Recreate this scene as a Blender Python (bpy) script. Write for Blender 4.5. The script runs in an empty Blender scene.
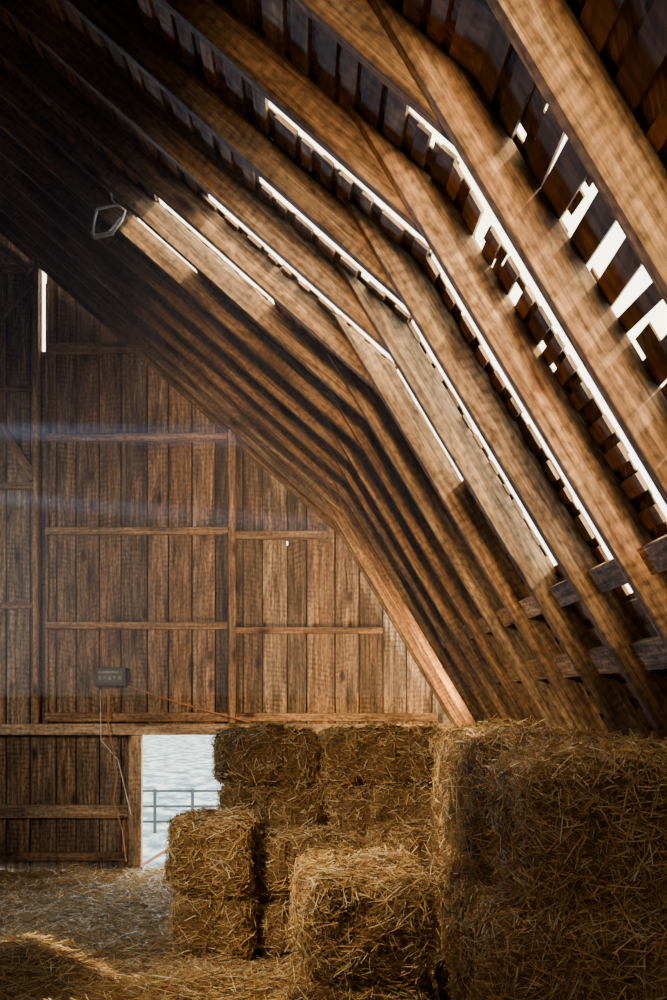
import bpy, math, random
import numpy as np
from mathutils import Vector, noise
random.seed(7); rng=np.random.default_rng(7)
scene=bpy.context.scene
F=1164.0; VX,VY=297.0,700.0; CZ=1.4; DW=9.7
def wp(px,py,y=DW):
    return ((px-VX)*y/F, CZ+(VY-py)*y/F)
# ---------------------------------------------------------------- materials
def nmat(name):
    m=bpy.data.materials.new(name); m.use_nodes=True
    nt=m.node_tree; nt.nodes.clear()
    out=nt.nodes.new('ShaderNodeOutputMaterial'); b=nt.nodes.new('ShaderNodeBsdfPrincipled')
    nt.links.new(b.outputs[0],out.inputs[0]); return m,nt,b
def ramp(nt,stops):
    r=nt.nodes.new('ShaderNodeValToRGB'); cr=r.color_ramp
    while len(cr.elements)<len(stops): cr.elements.new(0.5)
    for e,(p,c) in zip(cr.elements,stops): e.position=p; e.color=(*c,1)
    return r
def mul(nt,a,b,fac=1.0,mode='MULTIPLY'):
    m=nt.nodes.new('ShaderNodeMix'); m.data_type='RGBA'; m.blend_type=mode
    if isinstance(fac,float): m.inputs[0].default_value=fac
    else: nt.links.new(fac,m.inputs[0])
    nt.links.new(a,m.inputs[6]); nt.links.new(b,m.inputs[7]); return m.outputs[2]
def wood(name,dark,mid,light,saw=0.35,rough=0.75,bump=0.5,knots=True,spec=0.25,sawfreq=1.0,knot_sc=1.0):
    m,nt,b=nmat(name)
    uv=nt.nodes.new('ShaderNodeUVMap'); uv.uv_map='UVMap'
    def mapped(sx,sy):
        mp=nt.nodes.new('ShaderNodeMapping'); mp.inputs['Scale'].default_value=(sx,sy,1); nt.links.new(uv.outputs[0],mp.inputs[0]); return mp.outputs[0]
    n=nt.nodes.new('ShaderNodeTexNoise'); n.inputs['Scale'].default_value=2.2; n.inputs['Detail'].default_value=10; n.inputs['Roughness'].default_value=.7; n.inputs['Distortion'].default_value=.7
    nt.links.new(mapped(1.1,20),n.inputs['Vector'])
    r=ramp(nt,[(.33,dark),(.5,mid),(.66,light)]); nt.links.new(n.outputs['Fac'],r.inputs[0])
    col=r.outputs[0]
    n2=nt.nodes.new('ShaderNodeTexNoise'); n2.inputs['Scale'].default_value=2.0; n2.inputs['Detail'].default_value=7; n2.inputs['Roughness'].default_value=.65
    nt.links.new(mapped(.9,5),n2.inputs['Vector'])
    r2=ramp(nt,[(.32,(.33,.34,.38)),(.5,(.86,.85,.85)),(.68,(1.3,1.22,1.1))]); nt.links.new(n2.outputs['Fac'],r2.inputs[0])
    col=mul(nt,col,r2.outputs[0])
    n5=nt.nodes.new('ShaderNodeTexNoise'); n5.inputs['Scale'].default_value=30; n5.inputs['Detail'].default_value=3; nt.links.new(mapped(1,1.6),n5.inputs['Vector'])
    r5=ramp(nt,[(.3,(.40,.38,.37)),(.5,(1,1,1)),(.74,(1.5,1.42,1.32))]); nt.links.new(n5.outputs['Fac'],r5.inputs[0])
    col=mul(nt,col,r5.outputs[0],.9)
    w=nt.nodes.new('ShaderNodeTexWave'); w.wave_type='RINGS'; w.rings_direction='Z'; w.inputs['Scale'].default_value=8*sawfreq; w.inputs['Distortion'].default_value=2.5; w.inputs['Detail'].default_value=2; w.inputs['Detail Scale'].default_value=.7
    nt.links.new(mapped(1,1.0),w.inputs['Vector'])
    r3=ramp(nt,[(.15,(.5,.47,.46)),(.55,(1.05,1.05,1.05))]); nt.links.new(w.outputs['Fac'],r3.inputs[0])
    n3=nt.nodes.new('ShaderNodeTexNoise'); n3.inputs['Scale'].default_value=2.6; nt.links.new(mapped(1,2),n3.inputs['Vector'])
    mr=nt.nodes.new('ShaderNodeMapRange'); mr.inputs[1].default_value=.42; mr.inputs[2].default_value=.62; mr.inputs[3].default_value=0; mr.inputs[4].default_value=saw; nt.links.new(n3.outputs['Fac'],mr.inputs[0])
    col=mul(nt,col,r3.outputs[0],mr.outputs[0])
    if knots:
        v=nt.nodes.new('ShaderNodeTexVoronoi'); v.inputs['Scale'].default_value=knot_sc; nt.links.new(mapped(2.3,5.2),v.inputs['Vector'])
        r4=ramp(nt,[(.06,(.14,.10,.08)),(.11,(.55,.45,.38)),(.18,(1,1,1))]); nt.links.new(v.outputs['Distance'],r4.inputs[0])
        col=mul(nt,col,r4.outputs[0],.92)
    a=nt.nodes.new('ShaderNodeAttribute'); a.attribute_name='tint'
    col=mul(nt,col,a.outputs['Color'])
    nt.links.new(col,b.inputs['Base Color'])
    b.inputs['Roughness'].default_value=rough; b.inputs['Specular IOR Level'].default_value=spec
    bp=nt.nodes.new('ShaderNodeBump'); bp.inputs['Strength'].default_value=bump; bp.inputs['Distance'].default_value=.006
    nt.links.new(n.outputs['Fac'],bp.inputs['Height']); nt.links.new(bp.outputs[0],b.inputs['Normal'])
    return m
M_raf=wood('rafter_wood',(.09,.050,.026),(.31,.188,.094),(.62,.425,.235),saw=.45,spec=.3,sawfreq=1.2)
M_wall=wood('wall_board_wood',(.065,.043,.030),(.25,.167,.106),(.53,.39,.26),saw=.7)
M_trim=wood('girt_wood',(.11,.065,.037),(.3,.19,.11),(.52,.36,.22),saw=.3)
M_sheath=wood('sheathing_wood',(.10,.05,.025),(.27,.15,.07),(.45,.29,.14),saw=.3)
M_sill=wood('sill_wood',(.2,.13,.08),(.42,.3,.19),(.66,.5,.34),saw=.3)
def plain(name,c,rough=.6,metal=0,ns=30):
    m,nt,b=nmat(name)
    n=nt.nodes.new('ShaderNodeTexNoise'); n.inputs['Scale'].default_value=ns; n.inputs['Detail'].default_value=4
    tc=nt.nodes.new('ShaderNodeTexCoord'); nt.links.new(tc.outputs['Object'],n.inputs['Vector'])
    r=ramp(nt,[(.3,tuple(x*.6 for x in c)),(.7,tuple(min(1,x*1.2) for x in c))]); nt.links.new(n.outputs['Fac'],r.inputs[0])
    nt.links.new(r.outputs[0],b.inputs['Base Color']); b.inputs['Roughness'].default_value=rough; b.inputs['Metallic'].default_value=metal
    return m
M_metal=plain('dark_metal',(.03,.03,.03),.5,.6)
M_box=plain('panel_grey',(.05,.05,.05),.5,.3,20)
M_label=plain('label_pale',(.3,.3,.28),.7)
M_wire=plain('wire_steel',(.9,.9,.9),.4,.0)
M_cord=plain('cord_orange',(.45,.2,.08),.6)
M_twine=plain('twine',(.35,.25,.12),.9)
def straw(name,strand):
    m,nt,b=nmat(name)
    if strand:
        a=nt.nodes.new('ShaderNodeAttribute'); a.attribute_name='tint'
        nt.links.new(a.outputs['Color'],b.inputs['Base Color'])
        b.inputs['Roughness'].default_value=.45; b.inputs['Specular IOR Level'].default_value=.4
    else:
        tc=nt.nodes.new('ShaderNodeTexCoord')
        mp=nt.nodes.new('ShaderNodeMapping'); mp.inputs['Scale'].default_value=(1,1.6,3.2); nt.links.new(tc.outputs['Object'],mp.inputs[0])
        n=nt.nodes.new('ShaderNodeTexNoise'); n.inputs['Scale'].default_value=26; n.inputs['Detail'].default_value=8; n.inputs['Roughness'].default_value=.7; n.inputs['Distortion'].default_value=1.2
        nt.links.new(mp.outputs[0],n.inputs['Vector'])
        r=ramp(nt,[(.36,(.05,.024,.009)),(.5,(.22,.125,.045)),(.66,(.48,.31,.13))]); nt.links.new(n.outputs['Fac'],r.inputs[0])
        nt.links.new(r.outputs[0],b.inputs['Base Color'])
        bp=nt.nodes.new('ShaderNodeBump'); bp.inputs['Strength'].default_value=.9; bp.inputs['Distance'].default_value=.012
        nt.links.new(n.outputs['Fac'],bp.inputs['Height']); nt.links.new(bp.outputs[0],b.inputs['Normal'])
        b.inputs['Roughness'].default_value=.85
    return m
M_strand=straw('straw_strand',True); M_bale=straw('straw_core',False)
# ---------------------------------------------------------------- mesh accumulator
class Acc:
    def __init__(s): s.v=[];s.f=[];s.uv=[];s.t=[];s.m=[]
    def add(s,verts,faces,L,W,T,tint=(1,1,1),mi=0):
        o=len(s.v); ou=random.uniform(0,9); ov=random.uniform(-.6,.6)
        L=Vector(L).normalized();W=Vector(W).normalized();T=Vector(T).normalized()
        vs=[Vector(v) for v in verts]; s.v+= [tuple(v) for v in vs]
        c=sum(vs,Vector())/len(vs); cu_,cv_=c.dot(L),c.dot(W)+c.dot(T)
        for f in faces:
            s.f.append([i+o for i in f]); s.m.append(mi)
            for i in f: s.uv.append((vs[i].dot(L)-cu_+ou, vs[i].dot(W)+vs[i].dot(T)-cv_+ov)); s.t.append((*tint,1))
    def box(s,x0,x1,y0,y1,z0,z1,axis='z',tint=(1,1,1),mi=0,jit=0):
        v=[(x,y,z) for x in (x0,x1) for y in (y0,y1) for z in (z0,z1)]
        f=[(0,1,3,2),(4,6,7,5),(0,4,5,1),(2,3,7,6),(0,2,6,4),(1,5,7,3)]
        ax={'x':((1,0,0),(0,1,0),(0,0,1)),'y':((0,1,0),(1,0,0),(0,0,1)),'z':((0,0,1),(1,0,0),(0,1,0))}[axis]
        s.add(v,f,*ax,tint=tint,mi=mi)
    def prism(s,poly,y0,y1,L,tint=(1,1,1),mi=0):
        n=len(poly)
        v=[(x,y0,z) for x,z in poly]+[(x,y1,z) for x,z in poly]
        f=[list(range(n)),list(range(2*n-1,n-1,-1))]+[(i,i+n,(i+1)%n+n,(i+1)%n) for i in range(n)]
        Lx,Lz=L; s.add(v,f,(Lx,0,Lz),(-Lz,0,Lx),(0,1,0),tint=tint,mi=mi)
    def beam(s,p0,p1,w,t,up=(0,0,1),tint=(1,1,1),mi=0):
        p0=Vector(p0);p1=Vector(p1);d=(p1-p0).normalized(); a=d.cross(Vector(up)).normalized(); b=a.cross(d).normalized()
        v=[p+a*sa*w/2+b*sb*t/2 for p in (p0,p1) for sa in(-1,1) for sb in (-1,1)]
        f=[(0,1,3,2),(4,6,7,5),(0,4,5,1),(2,3,7,6),(0,2,6,4),(1,5,7,3)]
        s.add(v,f,d,a,b,tint=tint,mi=mi)
    def obj(s,name,mats,bevel=0):
        me=bpy.data.meshes.new(name); me.from_pydata(s.v,[],s.f); 
        uv=me.uv_layers.new(name='UVMap'); uv.data.foreach_set('uv',np.array(s.uv,dtype=np.float32).ravel())
        ca=me.color_attributes.new('tint','FLOAT_COLOR','CORNER'); ca.data.foreach_set('color',np.array(s.t,dtype=np.float32).ravel())
        for m in mats: me.materials.append(m)
        me.polygons.foreach_set('material_index',s.m); 
        import bmesh
        bm=bmesh.new(); bm.from_mesh(me); bmesh.ops.recalc_face_normals(bm,faces=bm.faces); bm.to_mesh(me); bm.free()
        me.update()
        o=bpy.data.objects.new(name,me); scene.collection.objects.link(o)
        if bevel:
            b=o.modifiers.new('bev','BEVEL'); b.width=bevel; b.segments=1; b.limit_method='ANGLE'
        return o
def tnt(lo=.7,hi=1.15,warm=.06):
    k=random.uniform(lo,hi); w=random.uniform(-warm,warm); return (k*(1+w),k,k*(1-w))
# ---------------------------------------------------------------- roof profile
t=.11; sl,su=1.69,.89; RX=-3.5
cl=math.hypot(1,sl); cu=math.hypot(1,su)
U0=3.08
lout=lambda X,o=t:3.067-sl*(X-.167-o*cl/sl)
uin=lambda X:U0-su*X
uout=lambda X,o=t:U0+o*cu-su*X
def isect(a1,b1,a2,b2):
    x=(a1-a2)/(b1-b2); return x,a1-b1*x
LI=(3.067+sl*.167,sl); 
def LO(o=t): return (LI[0]+o*cl,sl)
UI=(U0,su)
def UO(o=t): return (U0+o*cu,su)
tip=isect(*LI,*UO()); kout=isect(*LO(),*UO()); ux=isect(*UI,*LO())
mir=lambda p:(2*RX-p[0],p[1])
lowpoly=[tip,kout,((LO()[0])/sl,0),(LI[0]/sl,0)]
uppoly=[(RX,uin(RX)),ux,kout,(RX,uout(RX))]
RY=[-2.5,-1.9,-1.32,-.73,-.15,.44,1.02,1.66,2.23,2.775,3.36,3.945,4.53,5.115,5.70,6.285,6.87,7.455,8.04,8.625,9.21,9.62]
for y in RY:
    a=Acc(); th=.025
    dx=0 if y<5.2 else random.uniform(-.016,.016)
    lp=[(x+dx,z) for x,z in lowpoly]
    a.prism(lp,y-th*2,y,(1,-sl),tnt(.65,1.25,.08))
    a.prism(uppoly,y+.001,y+.049,(1,-su),tnt(.6,1.1,.08))
    a.prism([mir(p) for p in reversed(lowpoly)],y-th*2,y,(1,sl),tnt())
    a.prism([mir(p) for p in reversed(uppoly)],y+.001,y+.049,(1,su),tnt())
    a.obj('roof_rafter',[M_raf],bevel=.003)
# daylight joints in the roof (running down the slope next to a rafter)
TS,TG=.012,.018
JO={'low':[],'up':[]}
for yn,w,lim in ((2.775,.04,1.72),(3.36,.036,1.72),(3.945,.04,1.90),(4.53,.03,2.35)):
    s=yn*1.111; JO['low'].append((s-.03,s+w+s/1.1*TS,s+w+s/1.1*TG,lim,-9))
for yn,w,lo_,hi_ in ((2.775,.022,.28,9),(3.36,.025,-.09,9),(3.945,.035,-.14,9),(4.53,.04,-.42,9),(5.115,.045,-.68,-.10),(5.70,.035,-.88,-.55)):
    s=(yn+.048)*1.088; JO['up'].append((s-.05,s+w+s/1.33*TS,s+w+s/1.33*TG,lo_,hi_))
def cut(segs,y0,y1):
    out=[]
    for a,b in segs:
        if y1<=a or y0>=b: out.append((a,b)); continue
        if y0>a: out.append((a,y0))
        if y1<b: out.append((y1,b))
    return out
jr=random.Random(3)
def pieces(side,seg,yn,yf,X,Z,layer):
    segs=[(yn,yf)]
    if side>0:
        for (a,b1,b2,l0,l1) in JO[seg]:
            ok=(Z>l0) if seg=='low' else (l0<X<l1)
            if ok: segs=cut(segs,a,(b1+jr.uniform(-.006,.012) if layer==0 else b2+jr.uniform(-.012,.02)))
    return segs
sh=Acc(); sg=Acc()
o1,o2=t,t+TS
def P(side,seg,u,o):
    kx,kz=isect(*LO(o),*UO(o))
    if seg=='low': x,z=kx+u/cl,kz-u*sl/cl
    else: x,z=kx-u/cu,kz+u*su/cu
    return (x,z) if side>0 else mir((x,z))
Llow=kout[1]*cl/sl; Lup=(kout[0]-RX)*cu
def quadprism(side,seg,u0,u1,oa,ob,y0,y1,sk=0.0):
    p0=[P(side,seg,u0,oa),P(side,seg,u1,oa),P(side,seg,u1,ob),P(side,seg,u0,ob)]
    p1=[P(side,seg,u0+sk,oa),P(side,seg,u1+sk,oa),P(side,seg,u1+sk,ob),P(side,seg,u0+sk,ob)]
    v=[(x,y0,z) for x,z in p0]+[(x,y1,z) for x,z in p1]
    f=[(0,1,2,3),(7,6,5,4)]+[(i,i+4,(i+1)%4+4,(i+1)%4) for i in range(4)]
    return v,f
hr=random.Random(11)
for side in (1,-1):
  for seg,Ltot in (('low',Llow),('up',Lup)):
    dirw=(1,0,-sl) if seg=='low' else (1,0,-su)
    for k in range(len(RY)-1):
        yn,yf=RY[k],RY[k+1]
        u=0.0
        while u<Ltot:
            w=random.uniform(.04,.09); u1=min(u+w,Ltot); un=min(u1+random.uniform(.02,.06),Ltot)
            X,Z=P(1,seg,(u+u1)/2,o1)
            for ya,yb in pieces(side,seg,yn,yf,X,Z,0):
                sk=0.0
                if side>0 and seg=='low' and 2.2<yn<2.3 and 2.05<Z<2.7:
                    sk=hr.uniform(-.018,.018)
                    if hr.random()<.14: yb=yb-hr.uniform(.08,.25)
                v,f=quadprism(side,seg,u,u1,o1,o2,ya,yb,sk)
                sh.add(v,f,(0,1,0),dirw,(0,0,1),tint=tnt(.8,1.6,.1))
            u=un
        u=0.0
        while u<Ltot:
            u1=min(u+.065,Ltot)
            X,Z=P(1,seg,(u+u1)/2,o1)
            for ya,yb in pieces(side,seg,yn,yf,X,Z,1):
                y=ya
                while y<yb-1e-4:
                    y1=min(y+random.uniform(.04,.11),yb)
                    pr=0.0
                    if side>0:
                        pr=.004 if 1.2<y<6 else 0
                        if seg=='low' and 1.66<y<2.8 and 1.8<Z<2.75: pr=.80 if 2.26<y<2.75 and 2.05<Z<2.68 else .12
                        if seg=='low' and 2.775<y<3.4 and Z>2.0: pr=.12
                        if seg=='low' and 3.14<y<3.36 and Z>2.30: pr=.5
                        if seg=='up' and 2.2<y<3.9 and X>.15: pr=.11
                        if seg=='up' and 3.9<y<4.6 and X>.0: pr=.08
                        if seg=='low' and 1.0<y<1.7 and Z>1.5: pr=.04
                    if hr.random()>=pr:
                        p=quadprism(side,seg,u-.008,u1+.008+hr.uniform(0,.012),o2+.001,o2+.006,y-.002*(y>ya),y1+.002*(y1<yb),hr.uniform(-.006,.006) if pr>.3 else 0.0)
                        sg.add(p[0],p[1],dirw,(0,1,0),(0,0,1),tint=tnt(.6,1.3,.1))
                    y=y1
            u=u1
sh.obj('roof_sheathing_boards',[M_sheath]); sg.obj('roof_shingles',[M_sheath])
a=Acc()
for Z,h in ((1.55,.10),(1.80,.085),(.7,.12)):
    X=(LI[0]-Z)/sl+.085
    for k in range(7,len(RY)-1):
        y0,y1=RY[k]+.05,RY[k+1]-.052
        a.beam((X,y0,Z),(X,y1,Z),.035,h,up=Vector((1,0,-sl)).normalized(),tint=tnt(1.1,1.7,.05))
a.obj('purlin_blocking',[M_raf])
a=Acc(); a.box(RX-.02,RX+.02,-2.5,9.69,uin(RX)-.02,uout(RX)+.03,'y'); a.obj('ridge_board',[M_raf])
# ---------------------------------------------------------------- back wall
def ztop(X):
    if X<RX: X=2*RX-X
    return min(uout(X),lout(X))-.005
a=Acc()
X=-8.98
xd0,_=wp(143,0); xd1=-.30; zd=wp(0,735)[1]
xs=wp(43.4,0)[0]; sA,sB=xs-.021,xs+.024
bounds=[]
while X<1.95:
    w=random.uniform(.16,.24); bounds.append((X,min(X+w,1.97))); X+=w
def board(a,x0,x1,zlo,y0,y1,tint,zhi=None):
    if x1-x0<.004: return
    za,zb=(ztop(x0),ztop(x1)) if zhi is None else (zhi,zhi)
    if max(za,zb)<=zlo+.02: return
    za=max(za,zlo+.01); zb=max(zb,zlo+.01)
    a.prism([(x0,zlo),(x1,zlo),(x1,zb),(x0,za)],y0,y1,(0,1),tint)
for (x0,x1) in bounds:
    g=random.uniform(.004,.009); tt=tnt(.5,1.5,.09); d=random.uniform(0,.010)
    for b0,b1 in cut([(x0+g,x1-g)],sA,sB): board(a,b0,b1,zd,DW+d,DW+.022+d,tt)
    for (b0,b1) in ((x0,min(x1,xd0)),(max(x0,xd1),x1)):
        if b1-b0>.03 and not(b0>=xd0 and b1<=xd1):
            board(a,b0+g,b1-g,-.15,DW+d,DW+.022+d,tnt(.6,1.4,.1),zhi=min(zd,ztop(b0),ztop(b1)))
    c=x1
    zk=wp(0,543)[1] if abs(c-wp(283,0)[0])<.11 else None
    for q0,q1 in cut([(c-.06,c+.06)],sA,sB):
        if zk:
            board(a,q0,q1,zd,DW+.034,DW+.045,tnt(.25,.4),zhi=zk-.015); board(a,q0,q1,zk+.02,DW+.034,DW+.045,tnt(.25,.4))
        else: board(a,q0,q1,zd,DW+.034,DW+.045,tnt(.25,.4))
    if (c<xd0-.06 or c>xd1+.06): board(a,c-.06,c+.06,-.15,DW+.034,DW+.045,tnt(.25,.4),zhi=min(zd,ztop(c-.06),ztop(c+.06)))
zg0,zg1=wp(0,350)[1],wp(0,268)[1]
a.box(xs-.16,xs+.16,DW+.046,DW+.058,zd,zg0,'z'); a.box(xs-.16,xs+.16,DW+.046,DW+.058,zg1,ztop(xs)-.05,'z')
a.box(xs-.16,sA,DW+.046,DW+.058,zg0,zg1,'z'); a.box(sB,xs+.16,DW+.046,DW+.058,zg0,zg1,'z')
a.obj('wall_back',[M_wall])
def hor(name,px0,px1,py,hpx,dep=.06,mat=M_trim,tint=None):
    a=Acc(); x0,z=wp(px0,py); x1,_=wp(px1,py); h=hpx/120
    a.box(x0,x1,DW-.003-dep,DW-.003,z-h/2,z+h/2,'x',tint or tnt(.9,1.25))
    return a.obj(name,[mat],bevel=.006)
for p in ((50,143,350,9),(48,228,439,7),(47,229,532,7),(236,329,536,8),(47,229,626,7),(236,382,631,6),(47,229,717,9),(236,437,717,8),
          (-300,36,270,9),(-300,37,487,7),(-300,37,606,6),(-300,37,390,5)):
    hor('wall_girt',*p,dep=.085 if p[0]>0 else .06)
hor('sill_beam',-420,452,729,11,dep=.13,mat=M_sill)
def vpost(name,px0,px1,py0,py1,dep,mat=M_trim):
    a=Acc(); x0,z1=wp(px0,py0); x1,z0=wp(px1,py1); a.box(x0,x1,DW-.004-dep,DW-.004,z0,z1,'z',tnt(1,1.25)); return a.obj(name,[mat],bevel=.006)
vpost('wall_post',35.5,40.6,262,723,.10); vpost('wall_post',46.7,49,285,723,.05); vpost('wall_post',229,236,432,723,.10)
vpost('door_jamb',130,143,735,866,.10,M_sill)
hor('door_rail',-300,129,811,13,dep=.06,mat=M_sill,tint=(.9,.9,.9))
hor('door_rail',-300,129,856,8,dep=.05,mat=M_trim)
def diag(p0,p1,w,name='wall_brace',mat=M_trim,y=DW-.05):
    a=Acc(); q0=wp(*p0);q1=wp(*p1); a.beam((q0[0],y,q0[1]),(q1[0],y,q1[1]),w/120,.04,up=(0,1,0),tint=tnt(.9,1.2)); return a.obj(name,[mat])
diag((-20,345),(35,280),8); diag((-25,385),(36,480),8)
diag((-40,216),(34,276),7,'gable_trim_board',M_sill,DW-.13)
# ---------------------------------------------------------------- other walls
a=Acc()
X=-9
while X<2:
    x1=min(X+.3,2); board(a,X,x1,-.1,-2.62,-2.6,tnt()); X=x1
a.obj('wall_front',[M_wall])
# ---------------------------------------------------------------- floor
def hgt(x,y):
    h=.02*np.sin(x*3.1+1)*np.sin(y*2.3)+.014*np.sin(x*7.7+y*3)+.010*np.sin(y*9.1-x*5.3)+.006*np.sin(x*19+2*np.sin(y*7))
    h=h+.20*np.exp(-(((x+1.35)/.42)**2+((y-5.75)/.35)**2))+.07*np.exp(-(((x+.55)/.5)**2+((y-5.5)/.3)**2))
    h=h+.05*np.exp(-(((x+1.9)/.3)**2+((y-7.6)/.3)**2))+.05*np.exp(-(((x+.95)/.2)**2+((y-6.6)/.25)**2))
    return h
nx,ny=190,190
xs_=np.linspace(-9,2.05,nx); ys_=np.linspace(-2.6,9.69,ny)
xx,yy=np.meshgrid(xs_,ys_); zz=hgt(xx,yy)-.02
V=np.stack([xx.ravel(),yy.ravel(),zz.ravel()],1)
idx=np.arange(nx*ny).reshape(ny,nx)
Fc=np.stack([idx[:-1,:-1].ravel(),idx[:-1,1:].ravel(),idx[1:,1:].ravel(),idx[1:,:-1].ravel()],1)
me=bpy.data.meshes.new('floor'); me.from_pydata(V.tolist(),[],Fc.tolist()); me.materials.append(M_bale)
ob=bpy.data.objects.new('floor',me); scene.collection.objects.link(ob)
# ---------------------------------------------------------------- straw strands
def ribbons(P0,D,Ln,Wd,bend):
    N=len(P0)
    r=rng.normal(size=(N,3)); S=np.cross(D,r); S/=np.linalg.norm(S,axis=1,keepdims=True)+1e-9
    B=np.cross(D,S)
    pts=[]
    for q,bb in ((-.5,0),(0,1),(.5,0)):
        c=P0+D*(Ln*q)[:,None]+B*(bend*bb)[:,None]
        pts.append(c-S*(Wd/2)[:,None]); pts.append(c+S*(Wd/2)[:,None])
    V=np.stack(pts,1).reshape(-1,3)
    b=(np.arange(N)*6)[:,None]
    Fq=np.concatenate([b+np.array([0,1,3,2]),b+np.array([2,3,5,4])],0)
    return V,Fq
def tints(N,lo=.5,hi=1.3):
    base=np.array([[.76,.48,.19],[.86,.63,.30],[.56,.32,.11],[.94,.80,.54],[.34,.17,.06]])
    c=base[rng.choice(5,N,p=[.32,.27,.18,.15,.08])]*rng.uniform(lo,hi,(N,1)); return np.minimum(c,.95)
def mk(name,V,Fl,cols,mats,mi):
    me=bpy.data.meshes.new(name)
    me.vertices.add(len(V)); me.vertices.foreach_set('co',V.astype(np.float32).ravel())
    me.loops.add(Fl.size); me.loops.foreach_set('vertex_index',Fl.astype(np.int32).ravel())
    me.polygons.add(len(Fl)); me.polygons.foreach_set('loop_start',np.arange(len(Fl),dtype=np.int32)*4)
    for m in mats: me.materials.append(m)
    me.polygons.foreach_set('material_index',mi.astype(np.int32))
    ca=me.color_attributes.new('tint','FLOAT_COLOR','POINT'); ca.data.foreach_set('color',np.c_[cols,np.ones(len(cols))].astype(np.float32).ravel())
    me.update(calc_edges=True); me.validate()
    o=bpy.data.objects.new(name,me); scene.collection.objects.link(o); return o
N=80000
yy=rng.uniform(4.6,9.6,N); xx=rng.uniform(-1,1,N)
xx=np.where(rng.random(N)<.9, (-.34+ (xx+1)*.5*.62)*yy, -4+ (xx+1)*3)
keep=(xx<1.85)&(xx>-4)
keep&=~((xx>-.62)&(yy>6.2)&(yy<7.4)&(xx<1.1)); keep&=~((xx>.05)&(xx<.45)&(yy<5.05)); keep&=~((xx>.6)&(yy<7))
keep&=(np.sin(xx*5.1+1.7*np.sin(yy*3.3))*np.sin(yy*4.3+xx*2)>rng.uniform(-1.3,.5,N))|(rng.random(N)<.25)
xx=xx[keep]; yy=yy[keep]; N=len(xx)
ang=rng.uniform(0,2*np.pi,N); tilt=rng.normal(0,.28,N)
D=np.stack([np.cos(ang)*np.cos(tilt),np.sin(ang)*np.cos(tilt),np.sin(tilt)],1)
P0=np.stack([xx,yy,hgt(xx,yy)+rng.uniform(-.005,.02,N)],1)
Vr,Fr=ribbons(P0,D,rng.uniform(.05,.22,N),rng.uniform(.002,.0045,N),rng.normal(0,.008,N))
mk('floor_straw',Vr,Fr,np.repeat(tints(N,.35,1.25),6,0),[M_strand],np.zeros(len(Fr)))
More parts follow.
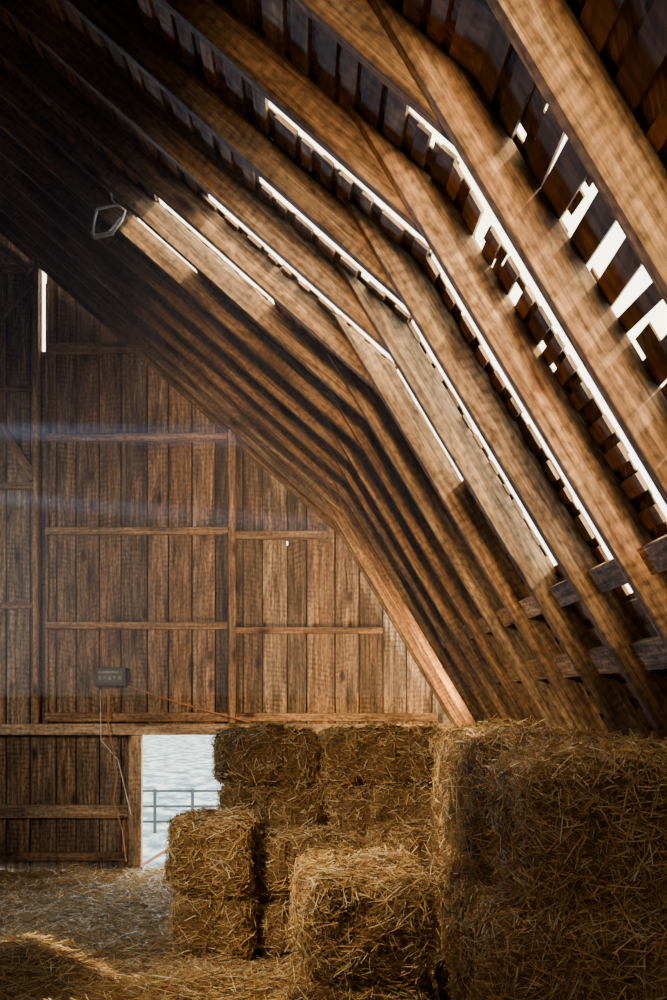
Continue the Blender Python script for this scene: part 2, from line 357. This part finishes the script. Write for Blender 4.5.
def bale(x0,x1,y0,y1,z0,z1,axis='x',dens=2600,rot=0,seed=0,name='hay_bale',wmul=1.0,dull=1.0):
    c=np.array([(x0+x1)/2,(y0+y1)/2,(z0+z1)/2]); h=np.array([x1-x0,y1-y0,z1-z0])/2
    R=.08; ai={'x':0,'y':1}[axis]
    def surf(p,n):
        q=np.clip(p,-(h-R),(h-R)); d=p-q; L=np.linalg.norm(d,axis=1,keepdims=True); d=d/np.maximum(L,1e-6)
        s=q+d*R
        u=p[:,ai]/h[ai]
        out=np.zeros(len(p))
        for i in range(len(p)):
            a=Vector(s[i])*7+Vector((seed*3.1,seed*1.7,0)); 
            out[i]=noise.noise(a)*.042+noise.noise(a*3.1)*.024
            out[i]+=.012*math.sin(s[i][ai]*62+2.5*noise.noise(a*.6))*(1-abs(d[i][ai]))*.5
        pin=np.exp(-((np.abs(u)-.36)/.05)**2)*(1-np.abs(d[:,ai]))
        bul=.026*(1-u*u)
        return s+d*(out-.024*pin+bul-.014)[:,None],d
    Vs=[];Fs=[];off=0;step=.033
    for ax in range(3):
        for sg_ in (-1,1):
            i,j=[k for k in range(3) if k!=ax]
            ni=max(4,int(2*h[i]/step)); nj=max(4,int(2*h[j]/step))
            gi,gj=np.meshgrid(np.linspace(-h[i],h[i],ni+1),np.linspace(-h[j],h[j],nj+1),indexing='ij')
            p=np.zeros((gi.size,3)); p[:,i]=gi.ravel();p[:,j]=gj.ravel();p[:,ax]=sg_*h[ax]
            s,_=surf(p,None); Vs.append(s)
            idx=np.arange(gi.size).reshape(ni+1,nj+1)
            f=np.stack([idx[:-1,:-1].ravel(),idx[1:,:-1].ravel(),idx[1:,1:].ravel(),idx[:-1,1:].ravel()],1)
            if (sg_<0)!=(ax==1): f=f[:,::-1]
            Fs.append(f+off); off+=gi.size
    V0=np.concatenate(Vs);F0=np.concatenate(Fs)
    A=[h[1]*h[2],h[0]*h[2],h[0]*h[1]]; A=np.array(A)*8; n=int(A.sum()*dens)
    ax=rng.choice(3,n,p=A/A.sum()); sgn=rng.choice([-1,1],n)
    p=rng.uniform(-1,1,(n,3))*h; p[np.arange(n),ax]=sgn*h[ax]
    s,d=surf(p,None)
    r=rng.normal(size=(n,3)); r[:,ai]*=.8; r[:,2]*=.7
    D=r-d*np.sum(r*d,1,keepdims=True); D/=np.linalg.norm(D,axis=1,keepdims=True)+1e-9
    stick=np.where(rng.random(n)<.07,rng.uniform(.5,1.8,n),np.abs(rng.normal(0,.30,n)))
    D=D+d*stick[:,None]; D/=np.linalg.norm(D,axis=1,keepdims=True)
    Ln=rng.uniform(.02,.11,n)
    Vr,Fr=ribbons(s+d*rng.uniform(-.004,.012,n)[:,None],D,Ln,rng.uniform(.0018,.004,n)*wmul,rng.normal(0,.006,n))
    cols=np.concatenate([np.ones((len(V0),3)),np.repeat(tints(n)*dull,6,0)])
    TV=[];TF=[];toff=0
    o=[k for k in range(3) if k!=ai]
    for u in (-.36,.36):
        K=64; th=np.linspace(0,2*np.pi,K,endpoint=False)
        dirs=np.stack([np.cos(th),np.sin(th)],1)
        sc=np.minimum(h[o[0]]/np.maximum(np.abs(dirs[:,0]),1e-6),h[o[1]]/np.maximum(np.abs(dirs[:,1]),1e-6))
        p=np.zeros((K,3)); p[:,o[0]]=dirs[:,0]*sc;p[:,o[1]]=dirs[:,1]*sc;p[:,ai]=u*h[ai]
        s,d=surf(p,None)
        w=.003; axv=np.zeros(3); axv[ai]=w
        for kk,(da,dn) in enumerate(((-1,0),(1,0),(1,.006),(-1,.006))): TV.append(s+axv*da+d*(dn+.002))
        for q in range(4):
            q2=(q+1)%4
            a_=toff+q*K+np.arange(K); b_=toff+q*K+(np.arange(K)+1)%K; c_=toff+q2*K+(np.arange(K)+1)%K; d_=toff+q2*K+np.arange(K)
            TF.append(np.stack([a_,b_,c_,d_],1))
        toff+=4*K
    TV=np.concatenate(TV);TF=np.concatenate(TF)
    V=np.concatenate([V0,Vr,TV]); Fl=np.concatenate([F0,Fr+len(V0),TF+len(V0)+len(Vr)])
    cols=np.concatenate([cols,np.ones((len(TV),3))])
    mi=np.concatenate([np.zeros(len(F0)),np.ones(len(Fr)),2*np.ones(len(TF))])
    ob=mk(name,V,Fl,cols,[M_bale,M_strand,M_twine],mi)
    ob.location=c; ob.rotation_euler=(0,0,math.radians(rot)); return ob
S=[0]
def B(*a,**k):
    S[0]+=1; return bale(*a,seed=S[0],**k)
for r,(za,zb) in enumerate(((.89,1.21),(.57,.885),(.28,.565),(0,.275))):
    j=[-.01,.03,.02,.0][r]
    x0=-.50 if r<2 else -.26
    B(x0+j,.14+j,7.02,7.47,za,zb,rot=random.uniform(-1,1),wmul=1.3,dens=3000)
    B(.15+j,.93+j,7.0,7.46,za,zb,rot=random.uniform(-1,1),wmul=1.3,dens=3000)
B(-.235,.40,6.36,6.96,.30,.62,rot=1,wmul=1.2,dens=3000); B(.41,1.02,6.38,6.96,.30,.66,rot=-1,wmul=1.2,dens=3000)
B(-.235,.40,6.36,6.96,0,.295,wmul=1.2); B(.41,1.02,6.38,6.96,0,.295,wmul=1.2)
B(-.68,-.25,6.15,6.97,.37,.74,axis='y',rot=-1.5,wmul=1.2,dens=3600); B(-.66,-.245,6.2,6.98,0,.365,axis='y',rot=1,wmul=1.2,dens=3600)
B(0.02,.49,4.2,5.1,.37,.74,axis='y',rot=1.5,dens=6500); B(.01,.50,4.2,5.1,0,.365,axis='y',rot=-1,dens=3500)
B(.60,1.16,3.12,3.64,.84,1.24,axis='x',rot=0,dens=10000); B(.55,1.14,3.76,4.27,.84,1.26,axis='x',rot=3,dens=7000)
B(.49,1.38,3.08,3.66,.42,.83,axis='x',rot=2,dens=9500); B(.52,1.38,3.76,4.27,.42,.83,axis='x',rot=-1,dens=3500)
B(.50,1.5,3.12,3.66,0,.415,axis='x',dens=2000); B(.55,1.55,3.76,4.27,0,.415,axis='x',dens=1500)
B(.60,1.16,4.33,5.14,.90,1.26,axis='y',dens=2600)
B(.62,1.44,4.33,5.14,.46,.885,axis='y',dens=1500); B(.62,1.6,4.33,5.14,0,.45,axis='y',dens=1000)
B(.75,1.2,5.2,6.06,.92,1.25,axis='y',dens=2000); B(.70,1.44,5.2,6.06,.46,.905,axis='y',dens=1500); B(.7,1.6,5.2,6.06,0,.45,axis='y',dens=1000)
B(1.03,1.25,6.1,6.96,.92,1.25,axis='y',dens=2000); B(1.06,1.44,6.1,6.96,.46,.905,axis='y',dens=1000); B(1.06,1.6,6.1,6.96,0,.45,axis='y',dens=1000)
# ---------------------------------------------------------------- small things
def curve(name,pts,r,mat,cyc=False,parent=None):
    cu_=bpy.data.curves.new(name,'CURVE'); cu_.dimensions='3D'; cu_.bevel_depth=r; cu_.bevel_resolution=2
    sp=cu_.splines.new('POLY'); sp.points.add(len(pts)-1)
    for p,q in zip(sp.points,pts): p.co=(*q,1)
    sp.use_cyclic_u=cyc; cu_.materials.append(mat)
    o=bpy.data.objects.new(name,cu_); scene.collection.objects.link(o)
    if parent: o.parent=parent
    return o
def wq(px,py,y): q=wp(px,py,y); return (q[0],y,q[1])
a=Acc(); x0,z1=wp(98,668); x1,z0=wp(128,686)
a.box(x0,x1,DW-.14,DW-.006,z0,z1,'x'); a.box(x0+.02,x1-.02,DW-.15,DW-.141,z0+.02,z1-.02,'x',mi=1)
for i in range(5): a.box(x0+.03+i*.04,x0+.055+i*.04,DW-.158,DW-.151,z0+.05+.01*(i%2),z0+.08,'x',mi=2)
a.box(x0+.03,x1-.06,DW-.154,DW-.151,z1-.045,z1-.03,'x',mi=2)
a.obj('electric_panel_box',[M_metal,M_box,M_label],bevel=.004)
curve('electric_wire',[wq(128,686,9.58),wq(160,697,9.56),wq(200,709,9.56),wq(250,722,9.55)],.007,M_cord)
pts=[wq(108,690,9.56),wq(108,725,9.50),wq(112,745,9.48),wq(117,775,9.5),wq(113,800,9.5),wq(122,830,9.5),wq(126,862,9.45)]
curve('hanging_cord',pts,.006,M_cord)
curve('hanging_cord',[wq(100,690,9.56),wq(101,740,9.5),wq(118,760,9.49),wq(131,815,9.5)],.003,M_wire)
yl=5.66
root=bpy.data.objects.new('hanging_wire_lantern',None); scene.collection.objects.link(root)
q=lambda px,py,dy=0:wq(px,py,yl+dy)
curve('rim',[q(97,209),q(117,205),q(125,211),q(122,220),q(113,232),q(95,236),q(92,232)],.008,M_wire,parent=root)
curve('bail',[q(97,209,.05),q(94,222,.05),q(93,235,.05),q(108,233,.05),q(121,218,.05)],.007,M_wire,parent=root)
curve('base_bar',[q(92,232),q(95,238),q(114,233)],.010,M_wire,parent=root)
curve('hook',[q(117,205),q(112,200,.02),q(111,193,.03)],.005,M_wire,parent=root)
# ---------------------------------------------------------------- outside
m,nt,b=nmat('snowy_ground')
tc=nt.nodes.new('ShaderNodeTexCoord'); mp=nt.nodes.new('ShaderNodeMapping'); mp.inputs['Scale'].default_value=(.8,.3,1); mp.inputs['Rotation'].default_value=(0,0,.5); nt.links.new(tc.outputs['Object'],mp.inputs[0])
n=nt.nodes.new('ShaderNodeTexNoise'); n.inputs['Scale'].default_value=1.6; n.inputs['Detail'].default_value=9; n.inputs['Roughness'].default_value=.65; nt.links.new(mp.outputs[0],n.inputs['Vector'])
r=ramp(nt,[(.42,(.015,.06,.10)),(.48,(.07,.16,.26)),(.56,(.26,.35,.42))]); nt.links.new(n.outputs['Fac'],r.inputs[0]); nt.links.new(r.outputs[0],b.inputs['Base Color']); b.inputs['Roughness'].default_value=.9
a=Acc(); a.box(-400,400,10.2,1500,-2.7,-2.5,'x'); a.obj('outside_ground',[m])
M_post=plain('fence_grey',(.02,.03,.05),.8)
a=Acc()
for i in range(14):
    x=-13+i*1.1; a.box(x,x+.09,34,34.09,-2.5,-1.2,'z')
for z in (-1.3,-1.75,-2.2): a.box(-14,6,34.09,34.12,z,z+.07,'x')
a.obj('outside_fence',[M_post])
a=Acc()
a.beam((-4.3,20,-2.45),(-1.9,20.5,-1.0),.05,.05,tint=(1,1,1)); a.beam((-3.1,18,-2.45),(-1.9,20.5,-1.0),.05,.05); a.beam((-1.9,20.5,-1.0),(-1.6,20.5,-2.5),.06,.06)
a.obj('fallen_pole',[plain('red_grey_pole',(.16,.06,.06),.8)])
# ---------------------------------------------------------------- dusty air inside the loft
m=bpy.data.materials.new('dusty_air'); m.use_nodes=True; nt=m.node_tree; nt.nodes.clear()
out=nt.nodes.new('ShaderNodeOutputMaterial'); vs_=nt.nodes.new('ShaderNodeVolumeScatter'); vs_.inputs['Density'].default_value=.015; vs_.inputs['Anisotropy'].default_value=.1; vs_.inputs['Color'].default_value=(.8,.88,1,1)
nt.links.new(vs_.outputs[0],out.inputs['Volume'])
a=Acc(); 
a.prism([(RX-2.6,1.42),(.90,1.42),(.15,2.9),(RX,uin(RX)-.1),(RX-3,3.4)],3.5,9.53,(1,0)); ob=a.obj('dusty_air',[m])
# ---------------------------------------------------------------- world and lights
w=bpy.data.worlds.new('sky'); scene.world=w; w.use_nodes=True; nt=w.node_tree
bg=nt.nodes['Background']; tc=nt.nodes.new('ShaderNodeTexCoord'); sx=nt.nodes.new('ShaderNodeSeparateXYZ'); nt.links.new(tc.outputs['Generated'],sx.inputs[0])
r=ramp(nt,[(.0,(.75,.88,1)),(.25,(1,.90,.70)),(1,(1,.84,.58))]); nt.links.new(sx.outputs['Z'],r.inputs[0]); nt.links.new(r.outputs[0],bg.inputs['Color']); bg.inputs['Strength'].default_value=7
def aim(o,loc,tgt): o.location=loc; o.rotation_euler=(Vector(tgt)-Vector(loc)).to_track_quat('-Z','Y').to_euler()
def light(name,typ,loc,tgt,e,col,**k):
    l=bpy.data.lights.new(name,typ); l.energy=e; l.color=col
    for kk,vv in k.items(): setattr(l,kk,vv)
    o=bpy.data.objects.new(name,l); scene.collection.objects.link(o); aim(o,loc,tgt); return o
light('sun','SUN',(5,-5,8),(5-.62,-5+.42,8-.66),9,(1,.80,.5),angle=.02)
light('warm_rafter_fill','SPOT',(.3,-2.2,1.7),(.56,4.2,2.60),2900,(1,.64,.33),spot_size=math.radians(24),spot_blend=1.0,shadow_soft_size=.25)  # added warm fill behind the camera for the rafter faces, no fixture there
light('cool_rafter_fill','SPOT',(-2.6,6.6,1.5),(.7,3.4,2.8),300,(.42,.60,1),spot_size=math.radians(60),spot_blend=1,shadow_soft_size=.3)  # added blue fill for the rafter undersides; the barn has no window here
light('warm_wall_fill','SPOT',(.9,8.0,1.3),(.5,9.7,1.7),200,(1,.60,.24),spot_size=math.radians(120),spot_blend=1,shadow_soft_size=.15)  # added warm spot hidden behind the right bales, brightens the back wall
light('wall_fill','SPOT',(-2.4,4.6,2.2),(-1.1,9.7,2.0),470,(1,.85,.68),spot_size=math.radians(58),spot_blend=1,shadow_soft_size=.3)  # added fill for the left part of the back wall, not a fixture
light('hay_key_fill','SPOT',(-2.0,3.0,2.6),(.4,5.6,.7),740,(1,.76,.45),spot_size=math.radians(50),spot_blend=1,shadow_soft_size=.2)  # added key light on the bales from upper left, no real source
light('hay_front_fill','SPOT',(-1.2,-1.5,2.0),(.9,3.1,.8),85,(1,.70,.4),spot_size=math.radians(28),spot_blend=1,shadow_soft_size=.3)  # weak added fill on the right stack's front, unseen behind the camera
light('floor_cool_fill','SPOT',(-3.5,6.5,3.2),(-1.2,7.2,0),320,(.60,.75,1),spot_size=math.radians(55),spot_blend=1,shadow_soft_size=.3)  # added bluish fill on the straw floor, out of view at left
light('gable_beam','SPOT',(-5.8,8.91,3.52),(-.4,8.91,3.42),85000,(.55,.72,1),spot_size=math.radians(2.8),spot_blend=1,shadow_soft_size=.02)
light('gable_beam','SPOT',(-5.8,8.91,3.26),(.3,8.91,2.72),80000,(.55,.72,1),spot_size=math.radians(2.2),spot_blend=1,shadow_soft_size=.02)
light('doorway_light','AREA',(-.9,10.3,1.6),(-1.1,8.6,0),100,(.6,.8,1),size=.9)
# ---------------------------------------------------------------- camera
cam=bpy.data.cameras.new('camera'); co=bpy.data.objects.new('camera',cam); scene.collection.objects.link(co)
co.location=(0,0,CZ); co.rotation_euler=(math.radians(90),0,0)
cam.sensor_width=36; cam.lens=36*F/1000; cam.shift_x=(333.5-VX)/1000; cam.shift_y=(VY-500)/1000; cam.clip_start=.02
scene.camera=co
